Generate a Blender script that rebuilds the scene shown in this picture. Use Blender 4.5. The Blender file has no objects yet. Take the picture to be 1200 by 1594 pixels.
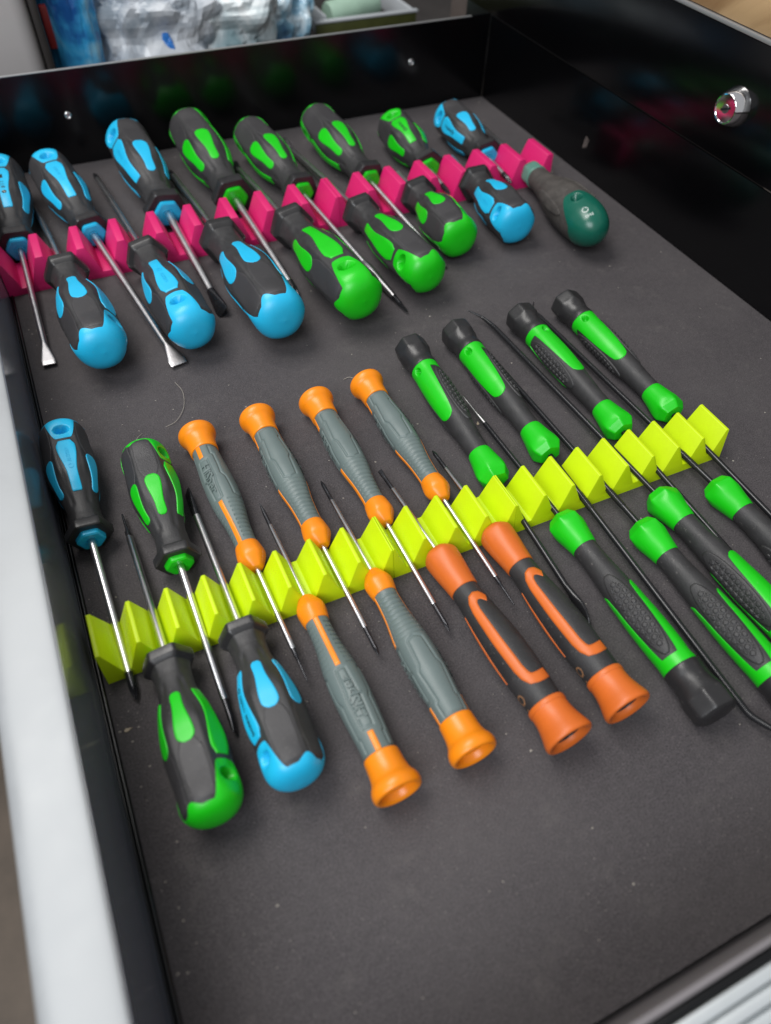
import bpy, math, random
import numpy as np
from mathutils import Vector, Matrix, noise
R_ = math.radians
MM = 0.001
scene = bpy.context.scene
COL = scene.collection
random.seed(4)
rng = np.random.default_rng(5)

# ------------------------------------------------------------------ camera
cam_d = bpy.data.cameras.new('camera')
cam = bpy.data.objects.new('camera', cam_d)
COL.objects.link(cam)
right = Vector((0.90746727, -0.41923861, 0.02724212))
down = Vector((-0.31065757, -0.71326328, -0.62828924))
fwd = Vector((0.28283391, 0.56168895, -0.77750273))
M = Matrix(((right.x, -down.x, -fwd.x, -0.43281), (right.y, -down.y, -fwd.y, -0.67930),
            (right.z, -down.z, -fwd.z, 0.300), (0, 0, 0, 1)))
cam.matrix_world = M
cam_d.sensor_fit = 'VERTICAL'
cam_d.sensor_height = 36
cam_d.lens = 36 * 1108.0 / 1594.0
cam_d.clip_start = 0.01
cam_d.clip_end = 50
cam_d.dof.use_dof = True
cam_d.dof.focus_distance = 0.400
cam_d.dof.aperture_fstop = 6.2
scene.camera = cam

# ------------------------------------------------------------------ world and lamps
world = bpy.data.worlds.new('World')
scene.world = world
world.use_nodes = True
bg = world.node_tree.nodes['Background']
bg.inputs[0].default_value = (0.93, 0.96, 1.0, 1)
bg.inputs[1].default_value = 0.30


def area(name, loc, target, sx, sy, power, col):
    l = bpy.data.lights.new(name, 'AREA')
    l.shape = 'RECTANGLE'
    l.size = sx
    l.size_y = sy
    l.energy = power
    l.color = col
    o = bpy.data.objects.new(name, l)
    COL.objects.link(o)
    o.location = loc
    o.rotation_euler = (Vector(target) - Vector(loc)).to_track_quat('-Z', 'Y').to_euler()
    return o


area('ceiling_lamp_over_drawer', (-0.85, 0.15, 1.65), (-0.35, -0.3, 0), 1.2, 0.7, 19, (1.0, 0.975, 0.94))
area('front_fill_lamp', (-1.35, -1.35, 1.35), (-0.4, -0.3, 0), 1.1, 0.9, 20, (0.92, 0.96, 1.0))  # added soft fill from the viewer's left, lifts the near side faces
scene.view_settings.view_transform = 'Standard'
scene.view_settings.look = 'None'
scene.view_settings.gamma = 1
scene.view_settings.exposure = 0.37


# ------------------------------------------------------------------ materials
def mat(name, col, rough=0.5, metal=0.0, bump=0.0, bscale=900, var=0.0, vscale=60, spec=0.5, coat=0.0, rvar=0.0):
    m = bpy.data.materials.new(name)
    m.use_nodes = True
    nt = m.node_tree
    b = nt.nodes['Principled BSDF']
    b.inputs['Base Color'].default_value = (*col, 1)
    b.inputs['Roughness'].default_value = rough
    b.inputs['Metallic'].default_value = metal
    b.inputs['Specular IOR Level'].default_value = spec
    b.inputs['Coat Weight'].default_value = coat
    tc = nt.nodes.new('ShaderNodeTexCoord')
    if bump > 0:
        n = nt.nodes.new('ShaderNodeTexNoise')
        n.inputs['Scale'].default_value = bscale
        n.inputs['Detail'].default_value = 4
        bp = nt.nodes.new('ShaderNodeBump')
        bp.inputs['Strength'].default_value = bump
        bp.inputs['Distance'].default_value = 0.0006
        nt.links.new(tc.outputs['Object'], n.inputs['Vector'])
        nt.links.new(n.outputs['Fac'], bp.inputs['Height'])
        nt.links.new(bp.outputs['Normal'], b.inputs['Normal'])
    if var > 0 or rvar > 0:
        n2 = nt.nodes.new('ShaderNodeTexNoise')
        n2.inputs['Scale'].default_value = vscale
        n2.inputs['Detail'].default_value = 6
        n2.inputs['Roughness'].default_value = 0.65
        nt.links.new(tc.outputs['Object'], n2.inputs['Vector'])
        if var > 0:
            mr = nt.nodes.new('ShaderNodeMapRange')
            mr.inputs[1].default_value = 0.3
            mr.inputs[2].default_value = 0.7
            mr.inputs[3].default_value = 1 - var
            mr.inputs[4].default_value = 1 + var
            mx = nt.nodes.new('ShaderNodeVectorMath')
            mx.operation = 'SCALE'
            mx.inputs[0].default_value = col
            nt.links.new(n2.outputs['Fac'], mr.inputs[0])
            nt.links.new(mr.outputs[0], mx.inputs['Scale'])
            nt.links.new(mx.outputs[0], b.inputs['Base Color'])
        if rvar > 0:
            mr2 = nt.nodes.new('ShaderNodeMapRange')
            mr2.inputs[1].default_value = 0.3
            mr2.inputs[2].default_value = 0.7
            mr2.inputs[3].default_value = max(0, rough - rvar)
            mr2.inputs[4].default_value = rough + rvar
            nt.links.new(n2.outputs['Fac'], mr2.inputs[0])
            nt.links.new(mr2.outputs[0], b.inputs['Roughness'])
    return m


def dusty(m, amount=0.25, dust=(0.32, 0.29, 0.27), scale=700, thr=0.66):
    """fine pale dust specks over a material's colour"""
    nt = m.node_tree
    b = nt.nodes['Principled BSDF']
    tc = nt.nodes.new('ShaderNodeTexCoord')
    n = nt.nodes.new('ShaderNodeTexNoise')
    n.inputs['Scale'].default_value = scale
    n.inputs['Detail'].default_value = 2
    n2 = nt.nodes.new('ShaderNodeTexNoise')
    n2.inputs['Scale'].default_value = 35
    n2.inputs['Detail'].default_value = 5
    cr = nt.nodes.new('ShaderNodeMapRange')
    cr.inputs[1].default_value = thr
    cr.inputs[2].default_value = thr + 0.08
    cr2 = nt.nodes.new('ShaderNodeMapRange')
    cr2.inputs[1].default_value = 0.42
    cr2.inputs[2].default_value = 0.7
    mu = nt.nodes.new('ShaderNodeMath')
    mu.operation = 'MULTIPLY'
    mu2 = nt.nodes.new('ShaderNodeMath')
    mu2.operation = 'MULTIPLY'
    mu2.inputs[1].default_value = amount
    mix = nt.nodes.new('ShaderNodeMix')
    mix.data_type = 'RGBA'
    L = nt.links
    L.new(tc.outputs['Object'], n.inputs['Vector'])
    L.new(tc.outputs['Object'], n2.inputs['Vector'])
    L.new(n.outputs['Fac'], cr.inputs[0])
    L.new(n2.outputs['Fac'], cr2.inputs[0])
    L.new(cr.outputs[0], mu.inputs[0])
    L.new(cr2.outputs[0], mu.inputs[1])
    L.new(mu.outputs[0], mu2.inputs[0])
    L.new(mu2.outputs[0], mix.inputs[0])
    inp = b.inputs['Base Color']
    if inp.is_linked:
        L.new(inp.links[0].from_socket, mix.inputs[6])
    else:
        mix.inputs[6].default_value = inp.default_value
    mix.inputs[7].default_value = (*dust, 1)
    L.new(mix.outputs[2], inp)
    return m


RUB = dusty(mat('black_rubber', (0.030, 0.029, 0.030), 0.50, bump=0.25, bscale=1500, var=0.2, vscale=90, rvar=0.08), 0.35)
HARD = dusty(mat('black_plastic', (0.022, 0.021, 0.022), 0.36, bump=0.1, bscale=1500, rvar=0.08, vscale=120), 0.3)
BLUE = dusty(mat('blue_plastic', (0.016, 0.46, 0.76), 0.38, bump=0.06, bscale=1200, var=0.05), 0.12, (0.4, 0.5, 0.55))
GREEN = dusty(mat('green_plastic', (0.010, 0.52, 0.008), 0.36, bump=0.06, bscale=1200, var=0.05), 0.12, (0.3, 0.5, 0.3))
PINK = mat('pink_printed_plastic', (0.62, 0.012, 0.135), 0.48, var=0.05, vscale=40)
YELLOW = mat('yellow_printed_plastic', (0.56, 0.74, 0.000), 0.5, var=0.04, vscale=40)
ORANGE = mat('orange_plastic', (0.86, 0.245, 0.006), 0.34, bump=0.06, bscale=1200, var=0.05)
RUST = mat('red_orange_plastic', (0.64, 0.138, 0.018), 0.42, bump=0.06, bscale=1200, var=0.07)
GREY = dusty(mat('grey_rubber', (0.125, 0.160, 0.155), 0.44, bump=0.08, bscale=1500, var=0.06), 0.2)
TEAL = mat('teal_plastic', (0.10, 0.24, 0.19), 0.40, var=0.06)
PINE = mat('dark_green_plastic', (0.006, 0.105, 0.070), 0.28, var=0.06)
CHAR = dusty(mat('worn_charcoal_rubber', (0.058, 0.051, 0.046), 0.7, bump=0.6, bscale=700, var=0.35, vscale=140), 0.4)
STEEL = mat('brushed_chrome', (0.74, 0.725, 0.73), 0.30, 1.0, bump=0.02, bscale=900, var=0.03, vscale=200, rvar=0.03)
SATIN = mat('satin_steel', (0.40, 0.39, 0.40), 0.38, 1.0, bump=0.08, bscale=900, var=0.15, vscale=160)
OXIDE = mat('black_oxide_steel', (0.050, 0.050, 0.055), 0.24, 0.7, var=0.2, vscale=200, rvar=0.08)
BLACKSTEEL = mat('gloss_black_steel', (0.020, 0.020, 0.022), 0.18, 0.3, rvar=0.06, vscale=200)
PAINT = mat('gloss_black_paint', (0.0014, 0.0014, 0.0018), 0.20, rvar=0.04, vscale=12, spec=0.5)
PAINTF = mat('black_paint_sheen_tint', (0.14, 0.15, 0.185), 0.16, rvar=0.05, vscale=12, spec=0.5)  # black panel; bluish lift in the base colour stands in for reflected light
PAINTW = mat('satin_black_paint', (0.006, 0.006, 0.007), 0.30, bump=0.1, bscale=600, spec=0.5)
EDGE = mat('bare_sheet_edge', (0.42, 0.42, 0.42), 0.4, 0.6)
ALU = mat('bright_aluminium', (0.35, 0.362, 0.372), 0.5, 0.35, bump=0.05, bscale=100, var=0.10, vscale=14, rvar=0.1)
ALUD = mat('grey_aluminium', (0.30, 0.30, 0.32), 0.35, 0.8)
ZINC = mat('zinc_rail', (0.66, 0.69, 0.70), 0.34, 0.6, var=0.06, vscale=20)
CHROME = mat('chrome', (0.88, 0.86, 0.86), 0.07, 1.0)
INK = mat('black_ink', (0.008, 0.012, 0.014), 0.5)
WHITEINK = mat('white_ink', (0.60, 0.66, 0.62), 0.5)
TANINK = mat('tan_ink', (0.30, 0.15, 0.07), 0.6)
TAN = mat('tan_debris', (0.42, 0.34, 0.25), 0.8)
LINT = mat('pale_lint', (0.34, 0.31, 0.27), 0.9)


def mat_wood():
    m = mat('varnished_plywood', (0.40, 0.25, 0.12), 0.45)
    nt = m.node_tree
    b = nt.nodes['Principled BSDF']
    tc = nt.nodes.new('ShaderNodeTexCoord')
    mp = nt.nodes.new('ShaderNodeMapping')
    mp.inputs['Scale'].default_value = (14, 3, 3)
    w = nt.nodes.new('ShaderNodeTexNoise')
    w.inputs['Scale'].default_value = 3.0
    w.inputs['Distortion'].default_value = 2.2
    w.inputs['Detail'].default_value = 6
    mlt = nt.nodes.new('ShaderNodeMath')
    mlt.operation = 'MULTIPLY'
    mlt.inputs[1].default_value = 14
    fr = nt.nodes.new('ShaderNodeMath')
    fr.operation = 'SINE'
    cr = nt.nodes.new('ShaderNodeValToRGB')
    cr.color_ramp.elements[0].color = (0.27, 0.155, 0.07, 1)
    cr.color_ramp.elements[1].color = (0.46, 0.30, 0.155, 1)
    mr = nt.nodes.new('ShaderNodeMapRange')
    mr.inputs[1].default_value = -1
    L = nt.links
    L.new(tc.outputs['Object'], mp.inputs[0])
    L.new(mp.outputs[0], w.inputs['Vector'])
    L.new(w.outputs['Fac'], mlt.inputs[0])
    L.new(mlt.outputs[0], fr.inputs[0])
    L.new(fr.outputs[0], mr.inputs[0])
    L.new(mr.outputs[0], cr.inputs[0])
    L.new(cr.outputs[0], b.inputs['Base Color'])
    return m


def mat_mat():
    m = mat('dark_foam', (0.05, 0.047, 0.048), 0.78, spec=0.35)
    nt = m.node_tree
    b = nt.nodes['Principled BSDF']
    L = nt.links
    tc = nt.nodes.new('ShaderNodeTexCoord')

    def noise_(scale, detail, rough=0.5):
        n = nt.nodes.new('ShaderNodeTexNoise')
        n.inputs['Scale'].default_value = scale
        n.inputs['Detail'].default_value = detail
        n.inputs['Roughness'].default_value = rough
        L.new(tc.outputs['Object'], n.inputs['Vector'])
        return n

    def rng_(src, a, b_, c=0.0, d=1.0):
        r = nt.nodes.new('ShaderNodeMapRange')
        r.inputs[1].default_value = a
        r.inputs[2].default_value = b_
        r.inputs[3].default_value = c
        r.inputs[4].default_value = d
        L.new(src, r.inputs[0])
        return r.outputs[0]

    def mixc(f, a, bcol):
        x = nt.nodes.new('ShaderNodeMix')
        x.data_type = 'RGBA'
        L.new(f, x.inputs[0])
        if isinstance(a, tuple):
            x.inputs[6].default_value = (*a, 1)
        else:
            L.new(a, x.inputs[6])
        x.inputs[7].default_value = (*bcol, 1)
        return x.outputs[2]
    fine = noise_(1300, 3)
    mid = noise_(260, 4)
    big = noise_(9, 6, 0.7)
    scuff = noise_(42, 6, 0.75)
    speck = noise_(900, 1)
    where = noise_(26, 4)
    c = mixc(rng_(fine.outputs['Fac'], 0.3, 0.7), (0.033, 0.029, 0.031), (0.094, 0.083, 0.087))
    c = mixc(rng_(mid.outputs['Fac'], 0.35, 0.75, 0, 0.35), c, (0.030, 0.028, 0.029))
    c = mixc(rng_(big.outputs['Fac'], 0.42, 0.75, 0, 0.45), c, (0.100, 0.090, 0.090))
    c = mixc(rng_(scuff.outputs['Fac'], 0.56, 0.76, 0, 0.42), c, (0.13, 0.118, 0.112))
    mu = nt.nodes.new('ShaderNodeMath')
    mu.operation = 'MULTIPLY'
    L.new(rng_(speck.outputs['Fac'], 0.70, 0.76, 0, 0.8), mu.inputs[0])
    L.new(rng_(where.outputs['Fac'], 0.40, 0.65), mu.inputs[1])
    c = mixc(mu.outputs[0], c, (0.24, 0.22, 0.20))
    L.new(c, b.inputs['Base Color'])
    bp = nt.nodes.new('ShaderNodeBump')
    bp.inputs['Strength'].default_value = 0.55
    bp.inputs['Distance'].default_value = 0.0005
    L.new(fine.outputs['Fac'], bp.inputs['Height'])
    bp2 = nt.nodes.new('ShaderNodeBump')
    bp2.inputs['Strength'].default_value = 0.25
    bp2.inputs['Distance'].default_value = 0.002
    L.new(scuff.outputs['Fac'], bp2.inputs['Height'])
    L.new(bp.outputs[0], bp2.inputs['Normal'])
    L.new(bp2.outputs[0], b.inputs['Normal'])
    return m


# ------------------------------------------------------------------ mesh helpers (all shapes in millimetres)
def mesh(name, V, F, m, smooth=True, auto=None):
    me = bpy.data.meshes.new(name)
    me.from_pydata([tuple(v) for v in (np.asarray(V, float) * MM)], [], F)
    me.update()
    me.polygons.foreach_set('use_smooth', [smooth] * len(me.polygons))
    if auto is not None and smooth:
        me.set_sharp_from_angle(angle=R_(auto))
    if m:
        me.materials.append(m)
    return me


def grid(name, P, m, closed_v=False, flip=False, auto=None, smooth=True):
    """P[n][k][3]; closed_v closes the k direction"""
    P = np.asarray(P, float)
    n, k = P.shape[:2]
    F = []
    kk = k if closed_v else k - 1
    for i in range(n - 1):
        a0 = i * k
        a1 = a0 + k
        for j in range(kk):
            j2 = (j + 1) % k
            q = (a0 + j, a0 + j2, a1 + j2, a1 + j)
            F.append(q[::-1] if flip else q)
    return mesh(name, P.reshape(-1, 3), F, m, smooth, auto)


def link(name, me, parent=None, loc=None):
    o = bpy.data.objects.new(name, me)
    COL.objects.link(o)
    if parent is not None:
        o.parent = parent
    if loc is not None:
        o.location = loc
    return o


def tag(o, label=None, cat=None, group=None, kind=None):
    if label:
        o['label'] = label
    if cat:
        o['category'] = cat
    if group:
        o['group'] = group
    if kind:
        o['kind'] = kind
    return o


def catmull(pts, n=14):
    p = np.array(pts, float)
    p = np.vstack([2 * p[0] - p[1], p, 2 * p[-1] - p[-2]])
    out = []
    for i in range(1, len(p) - 2):
        for t in np.linspace(0, 1, n, endpoint=False):
            a, b, c, d = p[i - 1], p[i], p[i + 1], p[i + 2]
            out.append(0.5 * ((2 * b) + (-a + c) * t + (2 * a - 5 * b + 4 * c - d) * t * t + (-a + 3 * b - 3 * c + d) * t ** 3))
    out.append(p[-2])
    out = np.array(out)
    out[:, 1] = np.maximum(out[:, 1], 0)
    return out


def sm(a, b, x):
    t = np.clip((x - a) / (b - a), 0, 1)
    return t * t * (3 - 2 * t)


UNDER = [0.0]      # 1 while the grip under a coloured shell is built: its holes are cut wider and deeper


class Turned:
    """a handle: profile (x back from the collar, radius) with a cross-section that varies from round to n-sided"""

    def __init__(self, prof, H=((0, 0), (1, 0)), sides=6, sx=1.0, sr=1.0, disp=None, n=14, smoothp=True, rot=0.0, soft=0.15):
        p = catmull(prof, n) if smoothp else np.array(prof, float)
        p = p * np.array([sx, sr])
        d = np.r_[0, np.cumsum(np.hypot(*(np.diff(p, axis=0).T)))]
        keep = np.r_[True, np.diff(d) > 1e-6]
        self.p, self.s = p[keep], d[keep]
        self.L = self.s[-1]
        H = np.array(H, float)
        self.hx, self.hv = H[:, 0] * sx, H[:, 1]
        self.sides, self.disp, self.rot, self.soft = sides, disp, rot, soft
        t = np.gradient(self.p, self.s, axis=0)
        t /= np.linalg.norm(t, axis=1)[:, None] + 1e-9
        self.nx, self.nr = -t[:, 1], t[:, 0]

    def s_of(self, x):
        i = int(np.argmin(np.abs(self.p[:, 0] - x)))
        # first crossing
        for j in range(1, len(self.s)):
            if self.p[j - 1, 0] <= x <= self.p[j, 0]:
                f = (x - self.p[j - 1, 0]) / max(1e-9, self.p[j, 0] - self.p[j - 1, 0])
                return self.s[j - 1] + f * (self.s[j] - self.s[j - 1])
        return self.s[i]

    def R(self, s):
        return np.interp(s, self.s, self.p[:, 1])

    def pt(self, s, th, off=0.0):
        s, th = np.broadcast_arrays(np.asarray(s, float), np.asarray(th, float))
        x = np.interp(s, self.s, self.p[:, 0])
        r = np.interp(s, self.s, self.p[:, 1])
        nx = np.interp(s, self.s, self.nx)
        nr = np.interp(s, self.s, self.nr)
        h = np.interp(x, self.hx, self.hv)
        w = 2 * np.pi / self.sides
        ph = (th - self.rot + w / 2) % w - w / 2
        e = self.soft
        edge = np.sqrt((w / 2) ** 2 + e * e) - np.sqrt((w / 2 - np.abs(ph)) ** 2 + e * e)   # rounded corners
        k = np.cos(w / 2) / np.cos(np.minimum(np.abs(edge), w / 2))
        r = r * (1 - h + h * k)
        dd = self.disp(x, th, r) if self.disp else 0.0
        r = r + nr * off + dd
        x = x + nx * off
        return np.stack([-x, r * np.sin(th), r * np.cos(th)], -1)

    def body(self, name, m, x0=None, x1=None, ns=120, nt=96, off=0.0, auto=None):
        UNDER[0] = 1.0
        a = 0 if x0 is None else self.s_of(x0)
        b = self.L if x1 is None else self.s_of(x1)
        s = np.linspace(a, b, ns)[:, None]
        th = np.linspace(0, 2 * np.pi, nt, endpoint=False)[None, :]
        P = self.pt(s, th, off)
        UNDER[0] = 0.0
        return grid(name, P, m, True, auto=auto)

    def knots(self, name, m, nt=96, auto=35, off=0.0):
        th = np.linspace(0, 2 * np.pi, nt, endpoint=False)[None, :]
        return grid(name, self.pt(self.s[:, None], th, off), m, True, auto=auto)

    def patch(self, name, m, x0, x1, th0, width, off=0.3, nu=44, nv=18, edge=0.5, twist=None, disp=None, under=-0.5):
        """a raised inlay: width(u) is the half width in mm along its length"""
        a, b = self.s_of(x0), self.s_of(x1)
        e = edge / (b - a)
        u = np.unique(np.r_[0, e * .4, e, np.linspace(e, 1 - e, nu), 1 - e * .4, 1])
        W = np.maximum(0.02, np.array([width(t) for t in u]))
        s = a + (b - a) * u
        Rr = np.maximum(self.R(s), 1)
        v = np.linspace(-1, 1, nv)
        P = []
        for i in range(len(u)):
            ew = min(0.45, edge / W[i])
            vv = np.r_[-1, -1 + ew * .4, v * (1 - ew), 1 - ew * .4, 1]
            lat = np.minimum(1, (1 - np.abs(vv)) / ew)
            lon = min(1, min(u[i], 1 - u[i]) / e)
            k = np.minimum(lat, lon)
            k = np.sqrt(np.clip(1 - (1 - k) ** 2, 0, 1))
            o = under + (off - under) * k
            if disp is not None:
                o = o + k * disp(s[i], vv * W[i])
            th = th0 + (twist(u[i]) if twist else 0) + vv * W[i] / Rr[i]
            P.append(self.pt(np.full_like(th, s[i]), th, o))
        return grid(name, P, m, flip=False)

    def ribbon(self, name, m, path, hw, off=0.2, under=-0.4):
        """strip along a polyline of (x, angle) points, mitred"""
        pts = np.array([(self.s_of(x), a) for x, a in path])
        q = [pts[0]]
        for i in range(1, len(pts)):
            n = max(2, int(np.hypot(pts[i][0] - pts[i - 1][0], (pts[i][1] - pts[i - 1][1]) * 9) / 1.2))
            for t in np.linspace(0, 1, n + 1)[1:]:
                q.append(pts[i - 1] * (1 - t) + pts[i] * t)
        q = np.array(q)
        Rr = self.R(q[:, 0])
        rm = float(np.mean(Rr))
        xy = np.c_[q[:, 0], q[:, 1] * rm]
        d = np.diff(xy, axis=0)
        d /= np.linalg.norm(d, axis=1)[:, None]
        nrm = np.c_[-d[:, 1], d[:, 0]]
        nn = np.vstack([nrm[0], nrm[:-1] + nrm[1:], nrm[-1]])
        l2 = (nn ** 2).sum(1)[:, None]
        nn[1:-1] = nn[1:-1] * 2 / np.maximum(l2[1:-1], 0.8)
        P = []
        for c, o in ((-1, under), (-0.94, off), (-0.5, off), (0, off), (0.5, off), (0.94, off), (1, under)):
            w = xy + nn * hw * c
            P.append(self.pt(w[:, 0], w[:, 1] / rm, o))
        return grid(name, np.transpose(np.array(P), (1, 0, 2)), m)

    def collar(self, name, m, bound, x1=None, off=0.3, nt=220, nu=60, under=-0.5):
        """everything behind the boundary x = bound(theta)"""
        th = np.linspace(0, 2 * np.pi, nt, endpoint=False)
        sb = np.array([self.s_of(bound(t)) for t in th])
        se = self.L if x1 is None else self.s_of(x1)
        us = np.r_[0, .004, .012, np.linspace(.02, 1, nu)]
        P = []
        for u in us:
            o = off if u > .011 else under + (off - under) * (0 if u == 0 else .75)
            if x1 is not None and u == 1:
                o = under
            P.append(self.pt(sb + (se - sb) * u, th, o))
        return grid(name, P, m, True)


def ang(th, c):
    """signed difference wrapped"""
    return (th - c + math.pi) % (2 * math.pi) - math.pi


def text_polys(string, size, bold=0.0):
    c = bpy.data.curves.new('lettering', 'FONT')
    c.body = string
    c.size = size
    c.align_x = 'CENTER'
    c.align_y = 'CENTER'
    c.offset = bold
    c.resolution_u = 2
    o = bpy.data.objects.new('lettering', c)
    COL.objects.link(o)
    me = o.to_mesh()
    V = np.array([(v.co.x, v.co.y) for v in me.vertices])
    F = [tuple(p.vertices) for p in me.polygons]
    o.to_mesh_clear()
    bpy.data.objects.remove(o)
    bpy.data.curves.remove(c)
    return V, F


def ring_polys(r, w, cx=0, cy=0, n=28):
    V = []
    F = []
    for i in range(n):
        a = 2 * math.pi * i / n
        V += [(cx + (r - w) * math.cos(a), cy + (r - w) * math.sin(a)), (cx + r * math.cos(a), cy + r * math.sin(a))]
    for i in range(n):
        j = (i + 1) % n
        F.append((2 * i, 2 * i + 1, 2 * j + 1, 2 * j))
    return np.array(V), F


def bar_polys(x0, y0, x1, y1, w):
    d = np.array([x1 - x0, y1 - y0], float)
    d /= np.linalg.norm(d)
    n = np.array([-d[1], d[0]]) * w / 2
    a, b = np.array([x0, y0]), np.array([x1, y1])
    return np.array([a - n, b - n, b + n, a + n]), [(0, 1, 2, 3)]


def join_polys(lst):
    V, F = [], []
    for v, f in lst:
        b = len(V)
        V += [tuple(q) for q in v]
        F += [tuple(i + b for i in g) for g in f]
    return np.array(V), F


def print_on(h, name, m, polys, xc, thc, off, flip=1, across=False, thick=0.12):
    """flat print wrapped on the handle: text runs along the axis"""
    V, F = polys
    s0 = h.s_of(xc)
    r = float(h.R(s0))
    if across:
        s = s0 + flip * V[:, 1]
        th = thc + flip * V[:, 0] / r
    else:
        s = s0 + flip * V[:, 0]
        th = thc - flip * V[:, 1] / r
    P = h.pt(s, th, off)
    return mesh(name, P, F, m, False)


def loft(name, secs, m, k=28, auto=40):
    """sections (x, half_y, half_z, power, lobes, cy, cz); x along the shaft"""
    P = []
    th = np.linspace(0, 2 * np.pi, k, endpoint=False)
    for sec in secs:
        x, hy, hz, pw, lobe = sec[:5]
        cy, cz = (sec[5], sec[6]) if len(sec) > 5 else (0, 0)
        c, s = np.cos(th), np.sin(th)
        q = (np.abs(c) ** pw + np.abs(s) ** pw) ** (-1 / pw)
        f = 1 - lobe * (0.5 - 0.5 * np.cos(4 * th)) ** 0.8
        P.append(np.stack([np.full(k, x), hy * q * c * f + cy, hz * q * s * f + cz], -1))
    return grid(name, P, m, True, flip=True, auto=auto)


def sweep(name, path, rad, m, k=18, flat=None, auto=50):
    """tube through 3D points (mm); flat gives (width, thickness) factors"""
    p = catmull3(path)
    n = len(p)
    r = np.interp(np.linspace(0, 1, n), np.linspace(0, 1, len(rad)), rad)
    fl = None if flat is None else np.array([np.interp(np.linspace(0, 1, n), np.linspace(0, 1, len(flat)), [f[i] for f in flat]) for i in (0, 1)])
    t = np.gradient(p, axis=0)
    t /= np.linalg.norm(t, axis=1)[:, None]
    P = []
    up = np.array([0, 0, 1.0])
    th = np.linspace(0, 2 * np.pi, k, endpoint=False)
    for i in range(n):
        side = np.cross(up, t[i])
        side /= np.linalg.norm(side) + 1e-9
        v = np.cross(t[i], side)
        a, b = (1, 1) if fl is None else (fl[0][i], fl[1][i])
        P.append(p[i] + r[i] * (a * np.outer(np.cos(th), side) + b * np.outer(np.sin(th), v)))
    P = [np.repeat(P[0].mean(0)[None], k, 0)] + P + [np.repeat(P[-1].mean(0)[None], k, 0)]
    return grid(name, P, m, True, auto=auto)


def catmull3(path, n=8):
    p = np.array(path, float)
    p = np.vstack([2 * p[0] - p[1], p, 2 * p[-1] - p[-2]])
    out = []
    for i in range(1, len(p) - 2):
        a, b, c, d = p[i - 1], p[i], p[i + 1], p[i + 2]
        for t in np.linspace(0, 1, n, endpoint=False):
            out.append(0.5 * ((2 * b) + (-a + c) * t + (2 * a - 5 * b + 4 * c - d) * t * t + (-a + 3 * b - 3 * c + d) * t ** 3))
    out.append(p[-2])
    return np.array(out)


def box(name, x0, x1, y0, y1, z0, z1, m, parent=None, bevel=0.0, seg=2):
    V = [(x0, y0, z0), (x1, y0, z0), (x1, y1, z0), (x0, y1, z0), (x0, y0, z1), (x1, y0, z1), (x1, y1, z1), (x0, y1, z1)]
    F = [(0, 3, 2, 1), (4, 5, 6, 7), (0, 1, 5, 4), (1, 2, 6, 5), (2, 3, 7, 6), (3, 0, 4, 7)]
    me = mesh(name, V, F, m, bevel > 0)
    if bevel > 0:
        import bmesh
        bm = bmesh.new()
        bm.from_mesh(me)
        bmesh.ops.bevel(bm, geom=bm.edges[:], offset=bevel * MM, segments=seg, profile=0.5, affect='EDGES')
        bm.to_mesh(me)
        bm.free()
        me.polygons.foreach_set('use_smooth', [True] * len(me.polygons))
        me.set_sharp_from_angle(angle=R_(40))
    return link(name, me, parent)


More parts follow.
